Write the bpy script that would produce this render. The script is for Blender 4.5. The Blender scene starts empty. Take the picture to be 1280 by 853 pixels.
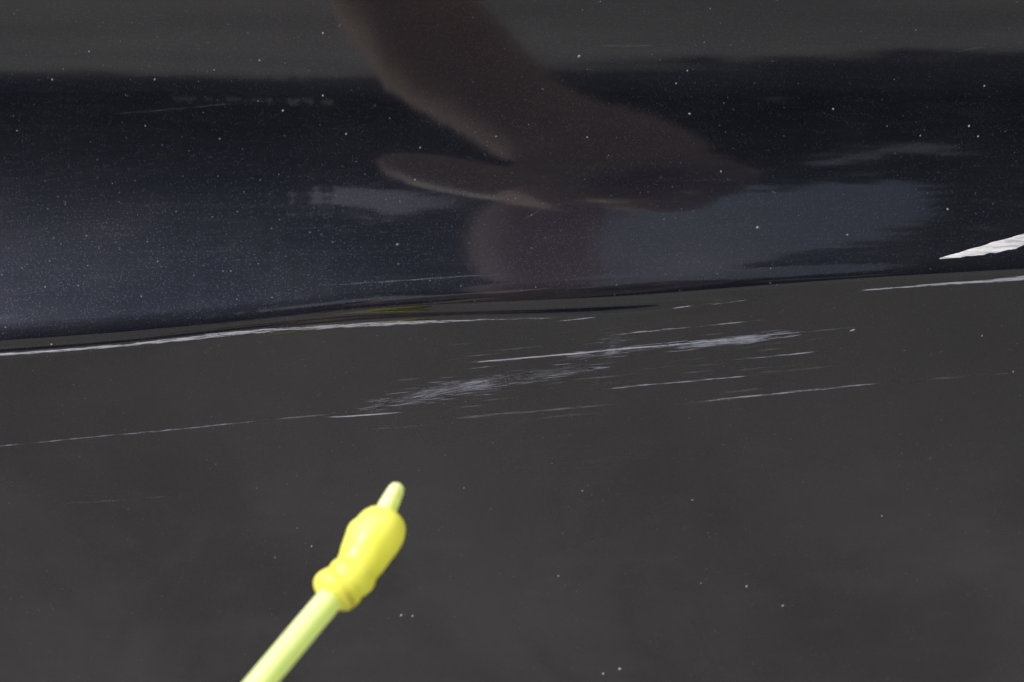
import bpy, bmesh, math, random
import numpy as np
from mathutils import Vector, Matrix, noise
random.seed(7); rng = np.random.default_rng(11)
S = bpy.context.scene
C = S.collection

# ------------------------------------------------------------------ camera, sky, sun, exposure
D = 0.333                      # camera to crease, metres
cam_d = bpy.data.cameras.new('camera'); cam = bpy.data.objects.new('camera', cam_d); C.objects.link(cam)
cam.location = (0, -D, 0); cam.rotation_euler = (math.pi/2, 0, 0)
cam_d.sensor_width = 36.0; cam_d.lens = 60.0
cam_d.clip_start = 0.01; cam_d.clip_end = 1000
cam_d.dof.use_dof = True; cam_d.dof.focus_distance = D - 0.002; cam_d.dof.aperture_fstop = 13.0
S.camera = cam

SUN_EL, SUN_AZ = math.radians(46), math.radians(-54)     # azimuth from straight behind the camera, to the right
sun_dir = Vector((math.cos(SUN_EL)*math.sin(SUN_AZ), -math.cos(SUN_EL)*math.cos(SUN_AZ), math.sin(SUN_EL)))
W = bpy.data.worlds.new('World'); S.world = W; W.use_nodes = True
nt = W.node_tree; bg = nt.nodes['Background']
sky = nt.nodes.new('ShaderNodeTexSky'); sky.sky_type = 'NISHITA'; sky.sun_disc = False
sky.sun_elevation = SUN_EL
sky.sun_rotation = math.atan2(sun_dir.x, sun_dir.y)
sky.air_density = 1.0; sky.dust_density = 6.0
nt.links.new(sky.outputs[0], bg.inputs[0]); bg.inputs[1].default_value = 0.08
sl = bpy.data.lights.new('sun', 'SUN'); sun = bpy.data.objects.new('sun', sl); C.objects.link(sun)
sl.energy = 5.0; sl.angle = math.radians(0.5); sl.color = (1.0, 0.955, 0.89)
sun.rotation_euler = sun_dir.to_track_quat('Z', 'Y').to_euler(); sun.location = sun_dir*20

S.view_settings.view_transform = 'Standard'; S.view_settings.look = 'None'
S.view_settings.gamma = 1.0; S.view_settings.exposure = 0.5
S.view_settings.use_curve_mapping = False
S.render.engine = 'CYCLES'
S.cycles.use_denoising = True
S.cycles.max_bounces = 8

# ------------------------------------------------------------------ helpers
def link(name, me, mat=None, parent=None, smooth=True):
    o = bpy.data.objects.new(name, me); C.objects.link(o)
    if mat: me.materials.append(mat)
    if smooth: me.polygons.foreach_set('use_smooth', [True]*len(me.polygons))
    if parent: o.parent = parent
    return o
def mesh(name, v, f):
    me = bpy.data.meshes.new(name); me.from_pydata([tuple(map(float, p)) for p in v], [], f); me.update(); return me
def tag(o, label=None, cat=None, group=None, kind=None):
    for k, x in (('label', label), ('category', cat), ('group', group), ('kind', kind)):
        if x: o[k] = x
    return o
class NT:
    def __init__(s, name):
        s.m = bpy.data.materials.new(name); s.m.use_nodes = True; s.t = s.m.node_tree
        s.b = s.t.nodes['Principled BSDF']; s.out = s.t.nodes['Material Output']
    def n(s, typ, **kw):
        nd = s.t.nodes.new('ShaderNode'+typ)
        for k, v in kw.items():
            if k == 'ins':
                for i, x in v.items():
                    if hasattr(x, 'is_linked'): s.t.links.new(x, nd.inputs[i])
                    else: nd.inputs[i].default_value = x
            else: setattr(nd, k, v)
        return nd
    def l(s, a, b): s.t.links.new(a, b)
    def math(s, op, a, b=0.0, c=None, clamp=False):
        i = {0: a, 1: b}
        if c is not None: i[2] = c
        return s.n('Math', operation=op, use_clamp=clamp, ins=i).outputs[0]
    def mr(s, v, a, b, c=0.0, d=1.0, smooth=True):
        return s.n('MapRange', interpolation_type='SMOOTHSTEP' if smooth else 'LINEAR', ins={0: v, 1: a, 2: b, 3: c, 4: d}).outputs[0]
    def mix(s, f, a, b):
        nd = s.n('Mix', data_type='RGBA')
        for i, x in ((0, f), (6, a), (7, b)):
            if hasattr(x, 'is_linked'): s.l(x, nd.inputs[i])
            else: nd.inputs[i].default_value = x
        return nd.outputs[2]
    def coords(s, scale=(1, 1, 1), out='Object', rot=(0, 0, 0)):
        tc = s.n('TexCoord'); mp = s.n('Mapping'); s.l(tc.outputs[out], mp.inputs[0])
        mp.inputs['Scale'].default_value = scale; mp.inputs['Rotation'].default_value = rot
        return mp.outputs[0]
    def set(s, **kw):
        for k, v in kw.items():
            i = s.b.inputs[k.replace('_', ' ')]
            if hasattr(v, 'is_linked'): s.l(v, i)
            else: i.default_value = v

# ------------------------------------------------------------------ the shape of the door skin (1 unit of p = 0.156 mm)
K = 0.2/1280
def X(p): return (np.asarray(p, float)-640)*K
def Z(p): return (426.5-np.asarray(p, float))*K
F1x=[-3000,-400,0,150,300,450,560,640,780,930,1053,1280,1700,4400]     # upper fold of the crease
F1y=[570,448,421,411,397,380,375,371,365,353,344,331,316,240]
F2x=[-3000,-400,0,150,300,450,594,711,821,930,1053,1280,1700,4400]     # lower fold of the crease
F2y=[590,466,439,428,411,396,391.5,389,383,373,362,347,330,252]
DAx=[-3000,800,930,4400]; DAy=[1,1,0,0]                                # how deep the little groove between them is
def smo(xs, xp, fp, w=60):
    o = np.linspace(-2,2,17); g = np.exp(-o*o); g /= g.sum()
    return sum(gi*np.interp(xs+oi*w, xp, fp) for gi, oi in zip(g, o))
def tau_grid(px, py):
    out = np.zeros((len(px), len(py)))
    yo = smo(px,[-3000,0,250,490,800,1280,4400],[-6,-6,-2,8,2,2,2],w=40); f1 = smo(px,F1x,F1y); f2 = smo(px,F2x,F2y); a = smo(px,DAx,DAy)
    al = np.clip(np.arctan((426.5-py)*K/D), -.35, .35)
    for i in range(len(px)):
        q, r, b, o = f1[i], a[i], f2[i]-f1[i], yo[i]
        n = [(-1500,-34),(-400,-33),(-60,-25),(0,-20.5),(60+o*.6,-13.5),(95+o,-8.8),(150,1),(200,14),(260,29),(310,39),
             (q-34,45),(q-17,49),(q-14,40),(q-8,30),(q+1,14),(q+5,2),(q+b*.34,-33),(q+b*.66,-38),(q+b*.98,2*r-41*(1-r)),
             (q+b*1.3,-30*r-41*(1-r)),(q+b*1.6+4,-41),(520,-45),(853,-52),(1500,-58),(4000,-64)]
        e = np.interp(py, [t[0] for t in n], [t[1] for t in n])
        out[i] = (np.radians(e)-al)/2
    return out
gx = np.unique(np.concatenate([np.linspace(-2560,-120,50), np.arange(-120,1401,10.), np.linspace(1400,3840,50)]))
gy = np.unique(np.concatenate([np.linspace(-1200,-60,50), np.arange(-60,290,4.), np.arange(290,480,.8), np.arange(480,960,6.), np.linspace(960,3400,80)]))
T = np.tan(tau_grid(gx, gy))
f2g = smo(gx,F2x,F2y)
H = np.zeros_like(T)
H[:,1:] = np.cumsum((T[:,1:]+T[:,:-1])/2*np.diff(gy)*(-K), axis=1)
for i in range(len(gx)): H[i] -= np.interp(f2g[i], gy, H[i])
def hgt(px, py):
    i = int(np.clip(np.searchsorted(gx, px)-1, 0, len(gx)-2)); u = (px-gx[i])/(gx[i+1]-gx[i])
    return (1-u)*np.interp(py, gy, H[i])+u*np.interp(py, gy, H[i+1])
def skin_pt(px, py, lift=0.0):
    """the point of the skin seen from the photographer's place, lifted along the local normal"""
    qx, qy = px, py
    for _ in range(7):
        s = 1+hgt(qx, qy)/D; qx = 640+(px-640)*s; qy = 426.5+(py-426.5)*s
    P = Vector((float(X(qx)), float(hgt(qx, qy)), float(Z(qy))))
    hx = (hgt(qx+4,qy)-hgt(qx-4,qy))/(8*K); hz = -(hgt(qx,qy+1)-hgt(qx,qy-1))/(2*K)
    n = Vector((float(hx), -1.0, float(hz))).normalized()
    return P+n*lift, n

# ------------------------------------------------------------------ materials
def m_paint():
    t = NT('black_metallic_paint')
    co = t.coords((1,1,1))
    # metal flakes in the colour coat
    def flakes(scale, thr, seed):
        mp = t.n('Mapping'); t.l(co, mp.inputs[0]); mp.inputs['Location'].default_value = (seed, seed*2, seed*3)
        v = t.n('TexVoronoi', feature='F1', voronoi_dimensions='3D', ins={'Scale': scale, 'Randomness': 1.0}); t.l(mp.outputs[0], v.inputs['Vector'])
        w = t.n('SeparateColor'); t.l(v.outputs['Color'], w.inputs[0])
        pick = t.math('GREATER_THAN', w.outputs[0], thr)
        disc = t.mr(v.outputs['Distance'], .28, .48, 1.0, 0.0)
        return t.math('MULTIPLY', pick, disc), v.outputs['Color'], w
    f1, c1, w1 = flakes(5200, .72, 0.0)
    f2, c2, w2 = flakes(2600, .996, 3.3)
    fl = t.math('MAXIMUM', t.math('MULTIPLY', f1, t.math('ADD', .10, t.math('MULTIPLY', t.math('POWER', w1.outputs[1], 3.0), .65))), f2)
    # faint horizontal polishing streaks
    st = t.n('TexNoise', ins={'Scale': 1.0, 'Detail': 3.0, 'Roughness': .7}); t.l(t.coords((22, 900, 2600)), st.inputs['Vector'])
    stv = t.mr(st.outputs[0], .50, .75)
    zs = t.n('SeparateXYZ'); t.l(co, zs.inputs[0]); zz = zs.outputs[2]
    base = t.mix(t.math('MULTIPLY', fl, .8), (.0066,.0079,.0132,1), (.078,.092,.145,1))
    base = t.mix(t.math('MULTIPLY', t.math('MULTIPLY', stv, t.mr(zz, .002, .02)), .07), base, (.07,.08,.115,1))
    # thin road dust, denser below the crease where spray reaches
    dn = t.n('TexNoise', ins={'Scale': 24.0, 'Detail': 5.0, 'Roughness': .6, 'Distortion': .4}); t.l(co, dn.inputs['Vector'])
    dn2 = t.n('TexNoise', ins={'Scale': 1.0, 'Detail': 4.0}); t.l(t.coords((60, 200, 160)), dn2.inputs['Vector'])
    sep = t.n('SeparateXYZ'); t.l(co, sep.inputs[0])
    low = t.mr(sep.outputs[2], .012, -.065, .22, 1.3)
    dust = t.math('MULTIPLY', t.math('ADD', t.mr(dn.outputs[0], .32, .72, .08, 1.1), t.mr(dn2.outputs[0], .45, .8, 0, .35)), low)
    base = t.mix(t.math('MULTIPLY', dust, DUST), base, (.285,.275,.305,1))
    # tilt of single flakes
    t.set(Base_Color=base, Metallic=.64, Roughness=.50, Coat_Weight=1.0, Coat_Roughness=.055, Coat_IOR=1.62)
    t.b.inputs['Specular IOR Level'].default_value = 0.0
    nz = t.n('TexNoise', ins={'Scale': 420.0, 'Detail': 2.0}); t.l(co, nz.inputs['Vector'])
    bp = t.n('Bump', ins={'Strength': .004, 'Distance': .0004, 'Height': nz.outputs[0]})
    t.l(bp.outputs[0], t.b.inputs['Coat Normal'])
    return t.m
DUST = 0.062
def m_scratch(name, col, fu, fv, soft, gain):
    """exposed primer and broken lacquer: fibres along the stroke, thinning where 'density' falls"""
    t = NT(name)
    uv = t.n('UVMap', uv_map='stroke')
    oi = t.n('ObjectInfo')
    mp = t.n('Mapping'); t.l(uv.outputs[0], mp.inputs[0]); mp.inputs['Scale'].default_value = (fu, fv, 1)
    cx = t.n('CombineXYZ'); t.l(t.math('MULTIPLY', oi.outputs['Random'], 91.0), cx.inputs[0]); t.l(t.math('MULTIPLY', oi.outputs['Random'], 37.0), cx.inputs[1])
    t.l(cx.outputs[0], mp.inputs['Location'])
    n1 = t.n('TexNoise', noise_dimensions='2D', ins={'Scale': 1.0, 'Detail': 4.0, 'Roughness': .65}); t.l(mp.outputs[0], n1.inputs['Vector'])
    at = t.n('Attribute', attribute_name='stroke_wear')
    thr = t.math('SUBTRACT', .80, t.math('MULTIPLY', at.outputs['Fac'], .55))
    d = t.math('SUBTRACT', n1.outputs[0], thr)
    a = t.math('MULTIPLY', t.mr(d, 0.0, soft), gain, clamp=True)
    a = t.math('MULTIPLY', a, t.mr(at.outputs['Fac'], .0, .25))
    t.set(Base_Color=col, Roughness=.75, Alpha=a)
    return t.m
def m_simple(name, col, rough=.5, **kw):
    t = NT(name); t.set(Base_Color=col, Roughness=rough, **kw); return t.m

PAINT = m_paint()
SCR = m_scratch('broken_lacquer_scuff', (.52,.56,.72,1), .028, 1.0, .45, .62)
LINE = m_scratch('fine_lacquer_scratch', (.56,.59,.72,1), .030, .75, .40, .85)
HAIR = m_scratch('lacquer_hairline', (.68,.72,.88,1), .05, .6, .45, .055)
FAINT = m_scratch('faint_lacquer_hairline', (.72,.75,.88,1), .025, .6, .40, .17)
CHIP = m_scratch('exposed_primer_chip', (.50,.53,.63,1), .040, .95, .36, .90)
def m_primer():
    t = NT('bare_primer')
    n = t.n('TexNoise', ins={'Scale': 1.0, 'Detail': 5.0, 'Roughness': .7}); t.l(t.coords((260,2000,2600), rot=(0,math.radians(14),0)), n.inputs['Vector'])
    t.set(Base_Color=t.mix(t.mr(n.outputs[0],.35,.65), (.20,.21,.24,1), (.43,.44,.48,1)), Roughness=.8)
    bp = t.n('Bump', ins={'Strength': .2, 'Distance': .0002, 'Height': n.outputs[0]}); t.l(bp.outputs[0], t.b.inputs['Normal'])
    return t.m
PRIMER = m_primer()
DUSTM = m_simple('dust_grain', (.20,.21,.235,1), .9)

# ------------------------------------------------------------------ setting: concrete yard, trees added across it for the dark reflections in the paint
GROUND_Z = -0.62
def m_concrete():
    t = NT('worn_concrete')
    co = t.coords()
    n1 = t.n('TexNoise', ins={'Scale': 2.2, 'Detail': 6.0, 'Roughness': .6}); t.l(co, n1.inputs['Vector'])
    n2 = t.n('TexNoise', ins={'Scale': 60.0, 'Detail': 4.0}); t.l(co, n2.inputs['Vector'])
    c = t.mix(t.mr(n1.outputs[0], .3, .72), (.205,.202,.2,1), (.305,.302,.3,1))
    c = t.mix(t.mr(n2.outputs[0], .3, .7, 0, .25), c, (.22,.21,.205,1))
    t.set(Base_Color=c, Roughness=.9)
    bp = t.n('Bump', ins={'Strength': .4, 'Distance': .003, 'Height': n2.outputs[0]}); t.l(bp.outputs[0], t.b.inputs['Normal'])
    return t.m
g = link('ground', mesh('ground', [(-250,-250,GROUND_Z),(250,-250,GROUND_Z),(250,250,GROUND_Z),(-250,250,GROUND_Z)], [(0,1,2,3)]), m_concrete(), smooth=False)
g['kind'] = 'structure'

def m_leaf():
    t = NT('dark_leaf'); oi = t.n('NewGeometry')
    t.set(Base_Color=t.mix(oi.outputs['Random Per Island'], (.040,.055,.030,1), (.085,.105,.055,1)), Roughness=.6)
    return t.m
LEAF = m_leaf(); BARK = m_simple('bark', (.09,.07,.055,1), .9)
def in_gap(x, z):  # crown openings shaped so sky makes the pale patches in the paint
    dz = z-3.4
    if ((x+1.12)/.74)**2+(dz/(.74 if dz < 0 else 1.2))**2 < 1 and abs(x+1.12)/.74+abs(dz)/1.2 < 1.15: return True
    if -.40 < x < 1.84-.05*(z-4.4)**2 and 2.95-.40*x < z < 9.5: return True
    if .90 < x < 1.75 and abs(z-(1.88-1.05*(x-.9))) < .52-.50*abs(x-1.25): return True
    return False
TY = -7.0
def tree(x0, x1, top, label, seed, tx=None):  # invented tree, there to give the door something dark to mirror
    r = random.Random(seed)
    cx = (x0+x1)/2; tx = 0 if tx is None else tx-cx
    root = bpy.data.objects.new('added_tree', None); C.objects.link(root); root.location = (cx, TY, GROUND_Z)
    tag(root, label, 'tree', 'added trees that darken the reflection in the paint')
    v, f = [], []
    N = int((x1-x0)*top*300)
    for _ in range(N):
        x = r.uniform(x0-.4, x1+.4); z = GROUND_Z+.05+r.random()*(top-.1)
        hw = (x1-x0)/2+.4
        # rounded head, uneven outline
        lim = top*(1-.10*((x-cx)/hw)**2)+.35*math.sin(x*3.1+seed)+.2*math.sin(x*7.7)
        if z-GROUND_Z > lim or in_gap(x, z): continue
        y = r.uniform(-.9, .9)
        c = Vector((x-cx, y, z-GROUND_Z)); a = Vector((r.gauss(0,1), r.gauss(0,.6), r.gauss(0,1))).normalized()
        b = a.cross(Vector((r.gauss(0,.4), 1, r.gauss(0,.4)))).normalized(); L, w = r.uniform(.12,.20), r.uniform(.07,.11)
        i = len(v); v += [c-a*L, c+b*w, c+a*L, c-b*w]; f.append((i,i+1,i+2,i+3))
    link('crown', mesh('crown', v, f), LEAF, root, smooth=False)
    bm = bmesh.new()
    rings = []
    for k in range(7):
        z = k*top*.11; rad = .19*(1-k/9)+.10*(k == 0)
        rings.append([bm.verts.new((tx+rad*math.cos(q*math.pi/4)+.05*math.sin(k*2+seed), rad*math.sin(q*math.pi/4), z)) for q in range(8)])
    for A, B in zip(rings, rings[1:]):
        for q in range(8): bm.faces.new((A[q],A[(q+1)%8],B[(q+1)%8],B[q]))
    me = bpy.data.meshes.new('trunk'); bm.to_mesh(me); bm.free(); link('trunk', me, BARK, root)
tree(-9.0, -3.8, 4.5, 'added low broad dark tree at the far left of the row mirrored above the crease', 1)  # kept low so the sun still reaches the ground
tree(-3.7, -.3, 9.8, 'added tall dark tree with a small sky gap mirrored left of the forearm', 2, -2.6)
tree(-.3, 3.4, 9.6, 'added dark tree around the bright sky gap mirrored right of the forearm', 3, 2.6)
tree(3.6, 9.0, 9.2, 'added broad tall dark tree at the far right of the row mirrored above the crease', 4)

# ------------------------------------------------------------------ the door
nx, ny = len(gx), len(gy)
GX, GZ = np.meshgrid(X(gx), Z(gy), indexing='ij')
co = np.stack([GX, H, GZ], -1).reshape(-1, 3)
quads = []
for i in range(nx-1):
    b0 = i*ny
    for j in range(ny-1):
        quads.append((b0+j, b0+j+1, b0+ny+j+1, b0+ny+j))
# returned edges and inner skin 40 mm behind
ring = [i*ny for i in range(nx)]+[(nx-1)*ny+j for j in range(1,ny)]+[i*ny+ny-1 for i in range(nx-2,-1,-1)]+[j for j in range(ny-2,0,-1)]
base_n = len(co)
back = co[ring].copy(); yb = H.max()+.02; back[:,1] = yb
co = np.concatenate([co, back]); R = len(ring)
for k in range(R):
    k2 = (k+1) % R
    quads.append((ring[k], ring[k2], base_n+k2, base_n+k))
quads.append(tuple(base_n+k for k in range(R-1,-1,-1)))
me = bpy.data.meshes.new('car_door'); me.from_pydata(co.tolist(), [], quads); me.update()
bmx = bmesh.new(); bmx.from_mesh(me); bmesh.ops.recalc_face_normals(bmx, faces=bmx.faces); bmx.to_mesh(me); bmx.free()
door = link('car_door', me, PAINT)
me.set_sharp_from_angle(angle=math.radians(50))
tag(door, 'glossy black metallic car door with a scratched horizontal body crease', 'car door')

# ------------------------------------------------------------------ scratches: each its own thin flake of broken lacquer on the skin
def strokes(name, items, mat, label=None, lift=2.0e-5):
    """items: (points, density factor, cross divisions, step); points: (x, y, width, density) along one stroke; all joined into one mesh"""
    v, f, uv, den = [], [], [], []
    for idx, (pts, dens, M, step) in enumerate(items):
        P = np.array([(tuple(p)+(1.0,))[:4] for p in pts], float)
        L = np.concatenate([[0], np.cumsum(np.hypot(np.diff(P[:,0]), np.diff(P[:,1])))])
        n = max(6, int(L[-1]/step)); s = np.linspace(0, L[-1], n+1); o = len(v)
        xs, ys, ws, ds = (np.interp(s, L, P[:,k]) for k in range(4))
        for k in range(n+1):
            a, b = max(k-1,0), min(k+1,n)
            t = np.array([xs[b]-xs[a], ys[b]-ys[a]]); t /= np.linalg.norm(t); q = np.array([-t[1], t[0]])
            u = s[k]/L[-1]; e = ds[k]*dens*(min(1, s[k]/min(45, L[-1]*.3), (L[-1]-s[k])/min(45, L[-1]*.3))**.6 if 0 < k < n else 0)
            for m in range(M+1):
                c = m/M*2-1
                p, _ = skin_pt(xs[k]+q[0]*c*ws[k]/2, ys[k]+q[1]*c*ws[k]/2, lift+idx*2e-7)
                v.append(p); uv.append((s[k]+idx*173.0, c*ws[k]/2+idx*31.0)); den.append(e*(1-abs(c)**2.2*.95))
        for k in range(n):
            for m in range(M):
                i = o+k*(M+1)+m; f.append((i, i+1, i+M+2, i+M+1))
    me = mesh(name, v, f)
    ul = me.uv_layers.new(name='stroke')
    for lp in me.loops: ul.data[lp.index].uv = uv[lp.vertex_index]
    at = me.attributes.new('stroke_wear', 'FLOAT', 'POINT'); at.data.foreach_set('value', den)
    ob = link(name, me, mat, door)
    if label: ob['label'] = label
    return ob
def ribbon(name, pts, mat, dens=1.0, label=None):
    items = [(pts, dens, 6, 4.0)]
    if name == 'scuff' and mat is SCR:          # many hair-thin strokes over a hazy ground
        items = [(pts, dens*.92, 6, 4.0)]
        P = np.array([(tuple(p)+(1.0,))[:4] for p in pts], float); x0, x1 = P[0,0], P[-1,0]
        for _ in range(int((x1-x0)*.5)):
            xc = random.uniform(x0-6, x1+6); w = np.interp(xc, P[:,0], P[:,2]); d = np.interp(xc, P[:,0], P[:,3])
            if random.random() > d*1.1: continue
            yc = np.interp(xc, P[:,0], P[:,1])+random.gauss(0, .30)*w; L = random.uniform(16, 60); sl = -.10+random.gauss(0,.02)
            items.append(([(xc-L/2, yc-sl*L/2, 1.4), (xc, yc, random.uniform(1.1,1.7)), (xc+L/2, yc+sl*L/2, 1.0)], dens*random.uniform(.7,1.15), 2, 5.0))
    return strokes(name, items, mat, label)
ribbon('paint_chip', [(-60,450,4.8),(0,443.5,4.8),(80,438,5.6),(160,431.5,5.6),(240,423,8),(300,416,8.8),(350,412,7.2,.9),(420,408,8),(480,405,8.8),(540,402.5,5.6,.95),(600,400,4,.8),(680,398,3.2,.6),(735,396.5,2.4,.5)], CHIP, 1.0, label='long white chipped line along the crease')
ribbon('scratch', [(690,402,2.4),(720,399,2.4),(750,396,2.4)], LINE, 0.92)
ribbon('scratch', [(372,359,3,.7),(497,351.5,3),(594,344.5,3),(650,342,3,.5)], HAIR, 1.1, label='faint curved hairline above the crease')
ribbon('scratch', [(572,454.5,2.08),(640,449,2.4),(720,442,3.2),(780,436,2.88),(860,429.5,2.56),(940,421.5,2.56),(1004,414,1.92)], LINE, 1.32, label='longest thin white scratch below the crease')
ribbon('scratch', [(578,462,1.92),(605,459,1.92),(635,456,1.6)], LINE, 0.69)
ribbon('scuff', [(452,512,9.6,.3),(490,503,15.6,.6),(530,494,20.4,.8),(585,483,26.4,.9),(625,477,26.4,.85),(650,473,16.8,.4)], SCR, 1.11, label='wide pale scuff of many fine strokes')
ribbon('scuff', [(640,478,9.6,.4),(675,469,14.4,.75),(705,466,14.4,.8),(735,462,12,.5),(750,459,7.2,.3)], SCR, 1.07)
ribbon('scuff', [(722,446,10.8,.6),(760,440,16.8,.9),(800,436,16.8,.75),(845,430,9.6,.4)], SCR, 1.07)
ribbon('scuff', [(745,428,12,.4),(768,425,24,.75),(792,421,16.8,.4)], SCR, 0.96)
ribbon('scratch', [(750,420.5,2.4),(800,415,2.72),(860,409.5,2.4),(920,403.5,2.4),(965,399,1.6)], LINE, 0.86)
ribbon('scuff', [(838,434,9.6,.5),(880,430,12,.95),(940,424,13.2,1.0),(985,418,8.4,.7)], SCR, 1.30, label='bright short scuff at the right end of the long scratch')
ribbon('scratch', [(880,453,2.08,.5),(960,446,2.4),(1045,437,2.08)], LINE, 0.98)
ribbon('scratch', [(742,488,2.72),(800,482,3.36),(845,478,2.72),(900,473,2.4),(965,467,1.6)], LINE, 0.92)
ribbon('scratch', [(832,508,3.2),(900,499.5,3.68),(980,491,3.68),(1050,484,3.2),(1130,476,2.4)], LINE, 0.90, label='lowest long scratch on the right')
ribbon('scratch', [(1120,478,4,.6),(1200,471,4,.8),(1330,461,4,.6)], FAINT, .9)
ribbon('scratch', [(890,493,4),(930,488,4),(965,484,3)], FAINT, .9)
ribbon('scratch', [(396,522.5,2.24),(435,520.5,2.56),(475,517.5,2.4),(515,514.5,1.92)], LINE, 1.26)
ribbon('scratch', [(-60,563,2.4),(0,557.5,2.4),(120,546,2.4),(240,535,2.4),(345,523.5,2.4)], LINE, 0.83, label='lone thin scratch running off the left edge')
ribbon('scratch', [(330,526,3,.8),(370,521.5,3),(415,518,3,.8)], FAINT, 1.2)
ribbon('scratch', [(455,537,4),(500,534,4),(545,531,4)], FAINT, .8)
ribbon('scratch', [(545,525,4),(620,518,4),(700,511.5,4),(780,504,3)], FAINT, 1.0)
ribbon('scratch', [(620,530,3),(700,520,4),(760,514,3)], FAINT, .8)
ribbon('scratch', [(60,630,3,.7),(140,626,3),(240,618,3,.7)], FAINT, .85)
ribbon('scuff', [(630,584,9,.4),(760,576,11,.6),(880,564,9,.4)], FAINT, .8)
ribbon('scratch', [(838,386,2.4),(852,384,2.4),(868,382,1.92)], LINE, 0.86)
ribbon('scratch', [(878,381.5,2.08),(910,378,2.4),(945,374.5,1.92)], LINE, 0.78)
ribbon('scratch', [(730,60,2.6,.7),(770,57.5,3),(850,58.5,2.6,.7)], HAIR, 1.0)
ribbon('scratch', [(1186,68,2.6),(1205,63,2.8),(1222,60,2.8),(1246,60,2.4)], HAIR, 1.0)
ribbon('scratch', [(90,146,2.6,.6),(180,140,3),(250,134,3),(330,126,2.4,.6)], HAIR, .9)
ribbon('scratch', [(648,280,2.4),(668,267,2.6),(692,252,2.4)], HAIR, .95)
ribbon('scratch', [(1032,466,2.4),(1036,452,2.6),(1038,440,2)], HAIR, .9)
ribbon('scratch', [(395,48,2.4),(400,51,2.8),(405,54,2.4)], HAIR, 1.0)
ribbon('scratch', [(1060,414.5,2.4),(1065,413,3.6),(1070,411.5,2.4)], LINE, 1.15)
ribbon('scratch', [(665,152,2.4),(668,156,2.6),(674,159,2.4)], HAIR, .9)
for k in range(44):                 # short loose strokes that feather the scuffed area
    x = random.uniform(470, 990); y = 462-(x-560)*.085+random.gauss(0,24)+10; L = random.uniform(40,160)
    ribbon('scratch', [(x,y,2.2),(x+L*.5,y-L*.043,2.6),(x+L,y-L*.09,2.0)], FAINT, random.uniform(.5,.95))
ribbon('paint_chip', [(1050,366,2,.6),(1080,363,2.6,.9),(1130,359,3.2,.9),(1180,355,4),(1225,352.5,5),(1280,347.5,9),(1330,343,12),(1400,336,8)], CHIP, 1.15, label='thin white chip line at the right edge below the crease')

def gouge(name, top, bot, label):
    """solid patch of bare primer with a ragged rim and slight relief"""
    n = 70; M = 8; v, f = [], []
    x0, x1 = top[0][0], top[-1][0]
    r = random.Random(5); jt = np.convolve([r.gauss(0,1.3) for _ in range(n+5)], [.2,.3,.3,.2], 'same'); jb = np.convolve([r.gauss(0,1.3) for _ in range(n+5)], [.2,.3,.3,.2], 'same')
    for k in range(n+1):
        x = x0+(x1-x0)*k/n; e = min(1, k/n*4)
        yt = np.interp(x, [p[0] for p in top], [p[1] for p in top])+e*jt[k]*.8
        yb_ = np.interp(x, [p[0] for p in bot], [p[1] for p in bot])+e*jb[k]*.7
        for m in range(M+1):
            c = m/M; edge = 1-(2*c-1)**4
            p, _ = skin_pt(x+r.gauss(0,.3), yt+(yb_-yt)*c, 1.5e-5+edge*(5e-5+1.5e-5*r.random()))
            v.append(p)
    for k in range(n):
        for m in range(M):
            i = k*(M+1)+m; f.append((i,i+1,i+M+2,i+M+1))
    o = link(name, mesh(name, v, f), PRIMER, door); o['label'] = label
gouge('gouge', [(1174,323),(1195,317),(1222,309),(1250,300),(1262,297),(1280,292),(1320,282),(1370,275)],
      [(1174,324.5),(1200,322),(1235,318),(1262,313),(1280,306),(1320,296),(1370,279)], 'thick white wedge of bare primer above the crease')

# dust grains stuck to the lacquer
tet = [(1,0,0),(-1,0,0),(0,1,0),(0,-1,0),(0,0,1.0)]
v, f = [], []
def grain(px, py, r, stretch=1.0):
    p, n = skin_pt(px, py, 0)
    a = Vector((1,0,0)); a = (a-n*a.dot(n)).normalized(); b = n.cross(a); th = random.random()*6.3
    a, b = a*math.cos(th)+b*math.sin(th), b*math.cos(th)-a*math.sin(th)
    i = len(v); k = r*K
    v.extend([p+a*k*stretch, p+b*k*.8, p-a*k*stretch*.9, p-b*k, p+n*k*.8+a*k*.2, p+n*k*.55-b*k*.4])
    f.extend([(i,i+1,i+4),(i+1,i+2,i+4),(i+2,i+5,i+4),(i+2,i+3,i+5),(i+3,i,i+5),(i,i+4,i+5)])
for q in [(66,100,2),(112,65,1.6),(194,100,1.8),(325,76,1.8),(404,42,2),(404,120,2),(268,88,1.3),(354,139,2),(275,174,1.5),(433,168,1.8),(182,158,1.4),(22,164,1.5),(323,127,1.2),
          (724,71,2.6),(859,89,1.6),(845,105,1.6),(862,143,2.2),(734,172,1.6),(901,215,1.8),(1041,137,2),(1211,158,2),(1222,171,1.7),(1230,108,1.7),(1150,170,1.4),(947,285,2.8),(1184,262,2),
          (1059,294,1.8),(497,306,2.4),(525,185,1.6),(620,171,1.4),(519,225,1.5),(65,431,2),(1066,413,2),(865,625,1.8),(933,733,2.6),(978,757,2.2),(775,836,3),(754,842,2.6),(698,720,1.6),
          (502,769,2.6),(516,770,2.2),(580,610,1.4),(1102,645,1.6),(728,614,1.6),(1266,465,1.4),(1227,420,1.5),(876,729,1.4),(344,697,1.5),(372,660,1.4),(390,683,2)]: grain(q[0], q[1], q[2]*.8, 1.2)
for k in range(180):
    px, py = random.uniform(-40,1320), random.uniform(-30,375); grain(px, py, random.choice([.3,.3,.35,.4,.5,.7]), random.uniform(1,1.6))
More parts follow.
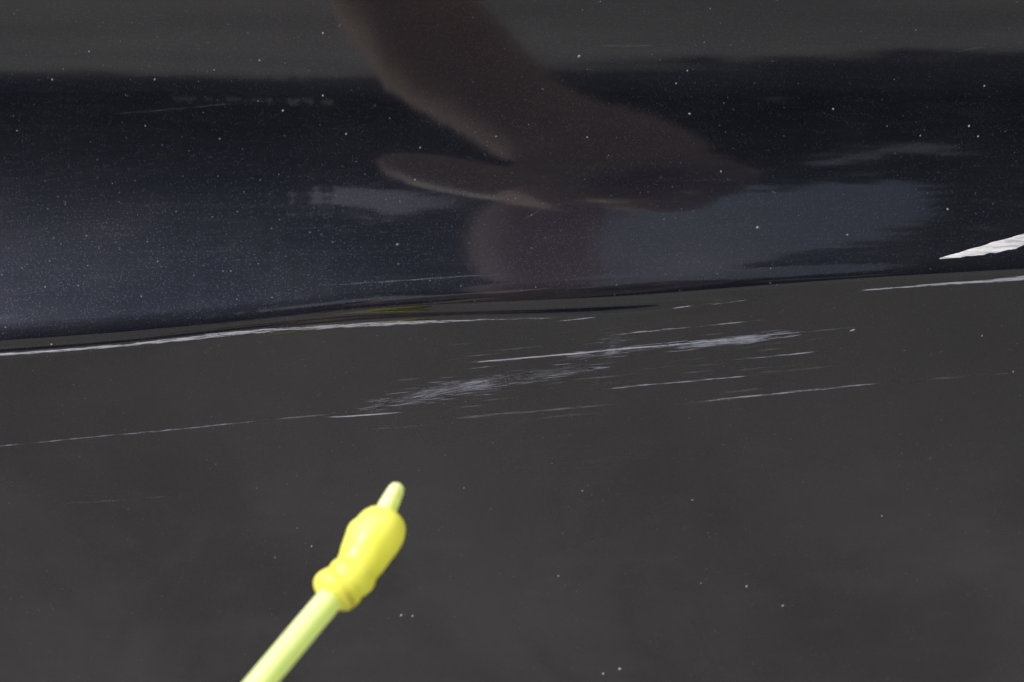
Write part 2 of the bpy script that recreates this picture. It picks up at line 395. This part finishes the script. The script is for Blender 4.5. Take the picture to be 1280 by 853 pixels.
for k in range(70):
    px, py = random.uniform(-40,1320), random.uniform(400,880); grain(px, py, random.choice([.3,.35,.4,.5]), random.uniform(1,1.8))
o = link('dust', mesh('dust', v, f), DUSTM, door, smooth=False); o['kind'] = 'stuff'

# ------------------------------------------------------------------ yellow pointer stick with its soft rubber head
def glow(t, col, f):
    """see-through plastic, and a lift for shaded skin and the mauve shape: part of the light passes into the body and out again"""
    tr = t.n('BsdfTranslucent', ins={'Color': col}); mx = t.n('MixShader', ins={0: f})
    t.l(t.b.outputs[0], mx.inputs[1]); t.l(tr.outputs[0], mx.inputs[2]); t.l(mx.outputs[0], t.out.inputs[0])
def m_shaft():
    t = NT('pale_green_plastic')
    n = t.n('TexNoise', ins={'Scale': 90.0, 'Detail': 2.0}); t.l(t.coords(), n.inputs['Vector'])
    t.set(Base_Color=t.mix(t.mr(n.outputs[0],.3,.7), (.72,.86,.42,1), (.77,.89,.47,1)), Roughness=.5, Coat_Weight=.25, Coat_Roughness=.4)
    t.b.inputs['Subsurface Weight'].default_value = .9; t.b.inputs['Subsurface Radius'].default_value = (.005,.005,.0014)
    t.b.inputs['Subsurface Scale'].default_value = 1.0
    glow(t, (.90,.97,.62,1), .40)
    return t.m
def m_rubber():
    t = NT('yellow_rubber')
    n = t.n('TexNoise', ins={'Scale': 130.0, 'Detail': 3.0}); t.l(t.coords(), n.inputs['Vector'])
    q = at(481,703,-.0655)-axis[0]
    vm = t.n('VectorMath', operation='DISTANCE', ins={0: t.coords()}); vm.inputs[1].default_value = q
    spot = t.math('MULTIPLY', t.mr(t.math('ADD', vm.outputs['Value'], t.math('MULTIPLY', n.outputs[0], .0022)), .0012, .0040, 1.0, 0.0), .55)
    col = t.mix(t.mr(n.outputs[0],.3,.7), (.98,.93,.17,1), (.98,.95,.27,1))
    t.set(Base_Color=t.mix(spot, col, (.50,.58,.12,1)), Roughness=.45, Coat_Weight=.4, Coat_Roughness=.30)
    t.b.inputs['Subsurface Weight'].default_value = .3; t.b.inputs['Subsurface Radius'].default_value = (.004,.0038,.0007)
    t.b.inputs['Subsurface Scale'].default_value = 1.0
    glow(t, (1.0,.98,.36,1), .60)
    return t.m
stick = bpy.data.objects.new('pointer_stick', None); C.objects.link(stick)
tag(stick, 'thin yellow green pointer stick with a knobbly yellow rubber head held before the door', 'pointer')
def at(px, py, y):                     # a point of the stick at depth y in front of the door
    k = K*(D+y)/D
    return Vector(((px-640)*k, y, (426.5-py)*k))
AX = [(160,1048,-.088),(238,957,-.082),(326,853,-.074),(412,750,-.064),(430,734,-.0625),(447,711,-.0605),(462,687,-.0585),(474,664,-.057),(482,640,-.0555),(499.5,604,-.054)]
axis = [at(*a) for a in AX]
stick.location = axis[0]
def cr(P, t):
    n = len(P)-1; i = min(int(t), n-1); u = t-i
    p0, p1, p2, p3 = P[max(i-1,0)], P[i], P[i+1], P[min(i+2,n)]
    return .5*((2*p1)+(p2-p0)*u+(2*p0-5*p1+4*p2-p3)*u*u+(3*p1-p0-3*p2+p3)*u**3)
samples = [cr(axis, t) for t in np.linspace(0, len(axis)-1, 400)]
cum = [0.0]
for a, b in zip(samples, samples[1:]): cum.append(cum[-1]+(b-a).length)
def on_axis(s):
    s = min(max(s, 0), cum[-1]-1e-9); i = int(np.searchsorted(cum, s))-1; i = max(0, min(i, len(samples)-2))
    u = (s-cum[i])/(cum[i+1]-cum[i]); return samples[i].lerp(samples[i+1], u), (samples[min(i+2,399)]-samples[max(i-1,0)]).normalized()
def s_of(px, py):
    return cum[min(range(400), key=lambda i: (samples[i]-at(px, py, samples[i].y)).length)]
def tube(name, prof, mat, seg=48, bump=None, slant=None):
    """prof: (distance along the axis, radius)"""
    v, f = [], []
    for k, (s, r) in enumerate(prof):
        p, t = on_axis(s)
        b = t.cross(Vector((0,1,0))).normalized(); c = b.cross(t).normalized()   # b: right of the stick in the picture plane
        for q in range(seg):
            th = q*2*math.pi/seg
            rr = r*(1+(bump(s, th) if bump else 0))
            v.append(p+b*rr*math.cos(th)+c*rr*math.sin(th)+(t*slant(s, th) if slant else Vector((0,0,0)))-stick.location)
    n = len(prof)
    for k in range(n-1):
        for q in range(seg):
            f.append((k*seg+q, k*seg+(q+1)%seg, (k+1)*seg+(q+1)%seg, (k+1)*seg+q))
    f.append(tuple(range(seg-1,-1,-1))); f.append(tuple((n-1)*seg+q for q in range(seg)))
    return link(name, mesh(name, v, f), mat, stick)
PXM = K*(D-.06)/D
s0, s1 = s_of(412,750), s_of(499.5,604)
# bare shaft, narrowing inside the head to the blunt nib
sn = s_of(482,640)
prof = [(0,16.4),(s0*.5,16.4),(s0,16.6),(s0+.004,16.4),(s0+(sn-s0)*.5,15.5),(sn-.001,13.6),(sn+.0012,12.8),(s1-.0022,11.3),(s1-.0012,10.3),(s1-.0005,8.4),(s1-.00015,4.5),(s1,.4)]
pp = []
for (a, ra), (b, rb) in zip(prof, prof[1:]):
    m = 4
    for k in range(m): u = k/m; pp.append((a+(b-a)*u, (ra+(rb-ra)*u)*PXM))
pp.append((s1, .3*PXM))
tube('shaft', pp, MS := m_shaft())
# rubber head: lower bead, second bead, waist and pear-shaped bulb
hl = sn-s0
hp = [(.012,14),(.016,18),(.028,23.5),(.05,28),(.08,30.4),(.105,30.9),(.137,30),(.165,28.2),(.19,26.6),(.205,26.2),(.222,26.7),(.26,28.6),(.30,29.3),(.34,28.6),(.372,27),(.392,26.3),(.412,26.6),
      (.46,27.6),(.52,29.2),(.58,30.8),(.65,32.2),(.72,33.2),(.79,33.2),(.85,32),(.90,29.8),(.945,26.4),(.98,22),(1.005,18),(1.015,14)]
def hb(s, th):
    u = (s-s0)/hl
    w = math.exp(-((u-(.56 if u < .56 else .66 if u > .66 else u))/.17)**2); e = math.exp(-((u-.09)/.09)**2)
    return noise.noise(Vector((math.cos(th)*1.3, math.sin(th)*1.3, u*5)))*.035+.15*w*max(0, math.cos(th-.35))**2-.03*w*max(0,math.cos(th-math.pi))+.014*math.sin(3*th+u*9)+.016*math.sin(2*th-u*14)+.025*math.exp(-((u-.86)/.09)**2)*math.cos(th+2.2)+.085*e*math.cos(th)
hh = []
P_ = np.array(hp)
for u in np.concatenate([P_[:1,0], np.linspace(.014,1.012,90), P_[-1:,0]]):
    i = min(max(int(np.searchsorted(P_[:,0], u))-1,0), len(P_)-2); tt = (u-P_[i,0])/(P_[i+1,0]-P_[i,0])
    g0 = P_[max(i-1,0)]; g1 = P_[i]; g2 = P_[i+1]; g3 = P_[min(i+2,len(P_)-1)]
    m1 = (g2[1]-g0[1])/max(g2[0]-g0[0],1e-6)*(g2[0]-g1[0]); m2 = (g3[1]-g1[1])/max(g3[0]-g1[0],1e-6)*(g2[0]-g1[0])
    r = (2*tt**3-3*tt**2+1)*g1[1]+(tt**3-2*tt**2+tt)*m1+(-2*tt**3+3*tt**2)*g2[1]+(tt**3-tt**2)*m2
    hh.append((s0+u*hl, r*PXM))
tube('rubber_head', hh, m_rubber(), 64, hb, lambda s, th: -.012*hl*math.cos(th))

# ------------------------------------------------------------------ the photographer's raised forearm and fist (mirrored in the upper part of the door)
def m_skin():
    t = NT('skin'); n = t.n('TexNoise', ins={'Scale': 60.0, 'Detail': 3.0}); t.l(t.coords(), n.inputs['Vector'])
    t.set(Base_Color=t.mix(n.outputs[0], (.50,.41,.36,1), (.63,.53,.47,1)), Roughness=.55)
    t.b.inputs['Subsurface Weight'].default_value = .6; t.b.inputs['Subsurface Radius'].default_value = (.024,.017,.013)
    t.b.inputs['Subsurface Scale'].default_value = 1.0
    glow(t, (.74,.61,.55,1), .42)  # translucency added to lighten the shaded side of the arm
    return t.m
SKIN = m_skin()
def skin_body(name, chains, mat):
    """chains of (x, y, z, radius); the first vertex of a later chain names an earlier point it grows from"""
    vs, es, rad = [], [], []
    for ch in chains:
        prev = None
        for p in ch:
            if isinstance(p, int): prev = p; continue
            vs.append(p[:3]); rad.append(p[3]); i = len(vs)-1
            if prev is not None: es.append((prev, i))
            prev = i
    me = bpy.data.meshes.new(name); me.from_pydata(vs, es, []); me.update()
    o = bpy.data.objects.new(name, me); C.objects.link(o); me.materials.append(mat)
    sk = o.modifiers.new('skin', 'SKIN'); sk.use_smooth_shade = True
    for d, r in zip(me.skin_vertices[0].data, rad): d.radius = (r, r)
    me.skin_vertices[0].data[0].use_root = True
    ss = o.modifiers.new('subdivision', 'SUBSURF'); ss.levels = 2; ss.render_levels = 2
    return o
AY = -.50
arm = skin_body('person', [
    [(-.150,AY-.06,-.255,.046),(-.122,AY-.03,-.195,.052),(-.090,AY-.01,-.125,.050),(-.058,AY,-.062,.047),(-.026,AY,.005,.045),(.002,AY,.075,.049),(.024,AY,.150,.056),(.030,AY,.215,.056)],     # 0-7 elbow, forearm, wrist, palm
    [7,(.056,AY+.01,.172,.036),(.075,AY+.03,.184,.026),(.081,AY+.055,.188,.019),(.062,AY+.07,.186,.014)],
    [7,(.052,AY+.015,.205,.034),(.070,AY+.035,.214,.024),(.070,AY+.058,.218,.018),(.050,AY+.07,.218,.014)],
    [7,(.034,AY+.015,.240,.036),(.048,AY+.035,.256,.025),(.046,AY+.058,.262,.019),(.028,AY+.07,.260,.014)],
    [7,(-.004,AY+.02,.240,.038),(-.034,AY+.03,.208,.038),(-.060,AY+.04,.166,.031),(-.082,AY+.05,.122,.020)],
], SKIN)
pale = NT('backlit_mauve_stand_in'); pale.set(Base_Color=(.62,.50,.50,1), Roughness=.9); glow(pale, (.72,.56,.54,1), .62)  # made-up translucent tube, lit from behind for a pale mauve reflection
sv = skin_body('mauve_stand_in', [[(.006,AY-.02,.275,.036),(-.010,AY-.045,.345,.040),(-.016,AY-.09,.480,.046),(-.016,AY-.16,.660,.051),(-.016,AY-.20,.78,.054)]], pale.m)
sv['label'] = 'added pale translucent shape reaching up behind the fist'; sv.parent = arm
tag(arm, 'bare raised forearm with closed fist and an added pale shape mirrored in the door', 'person')
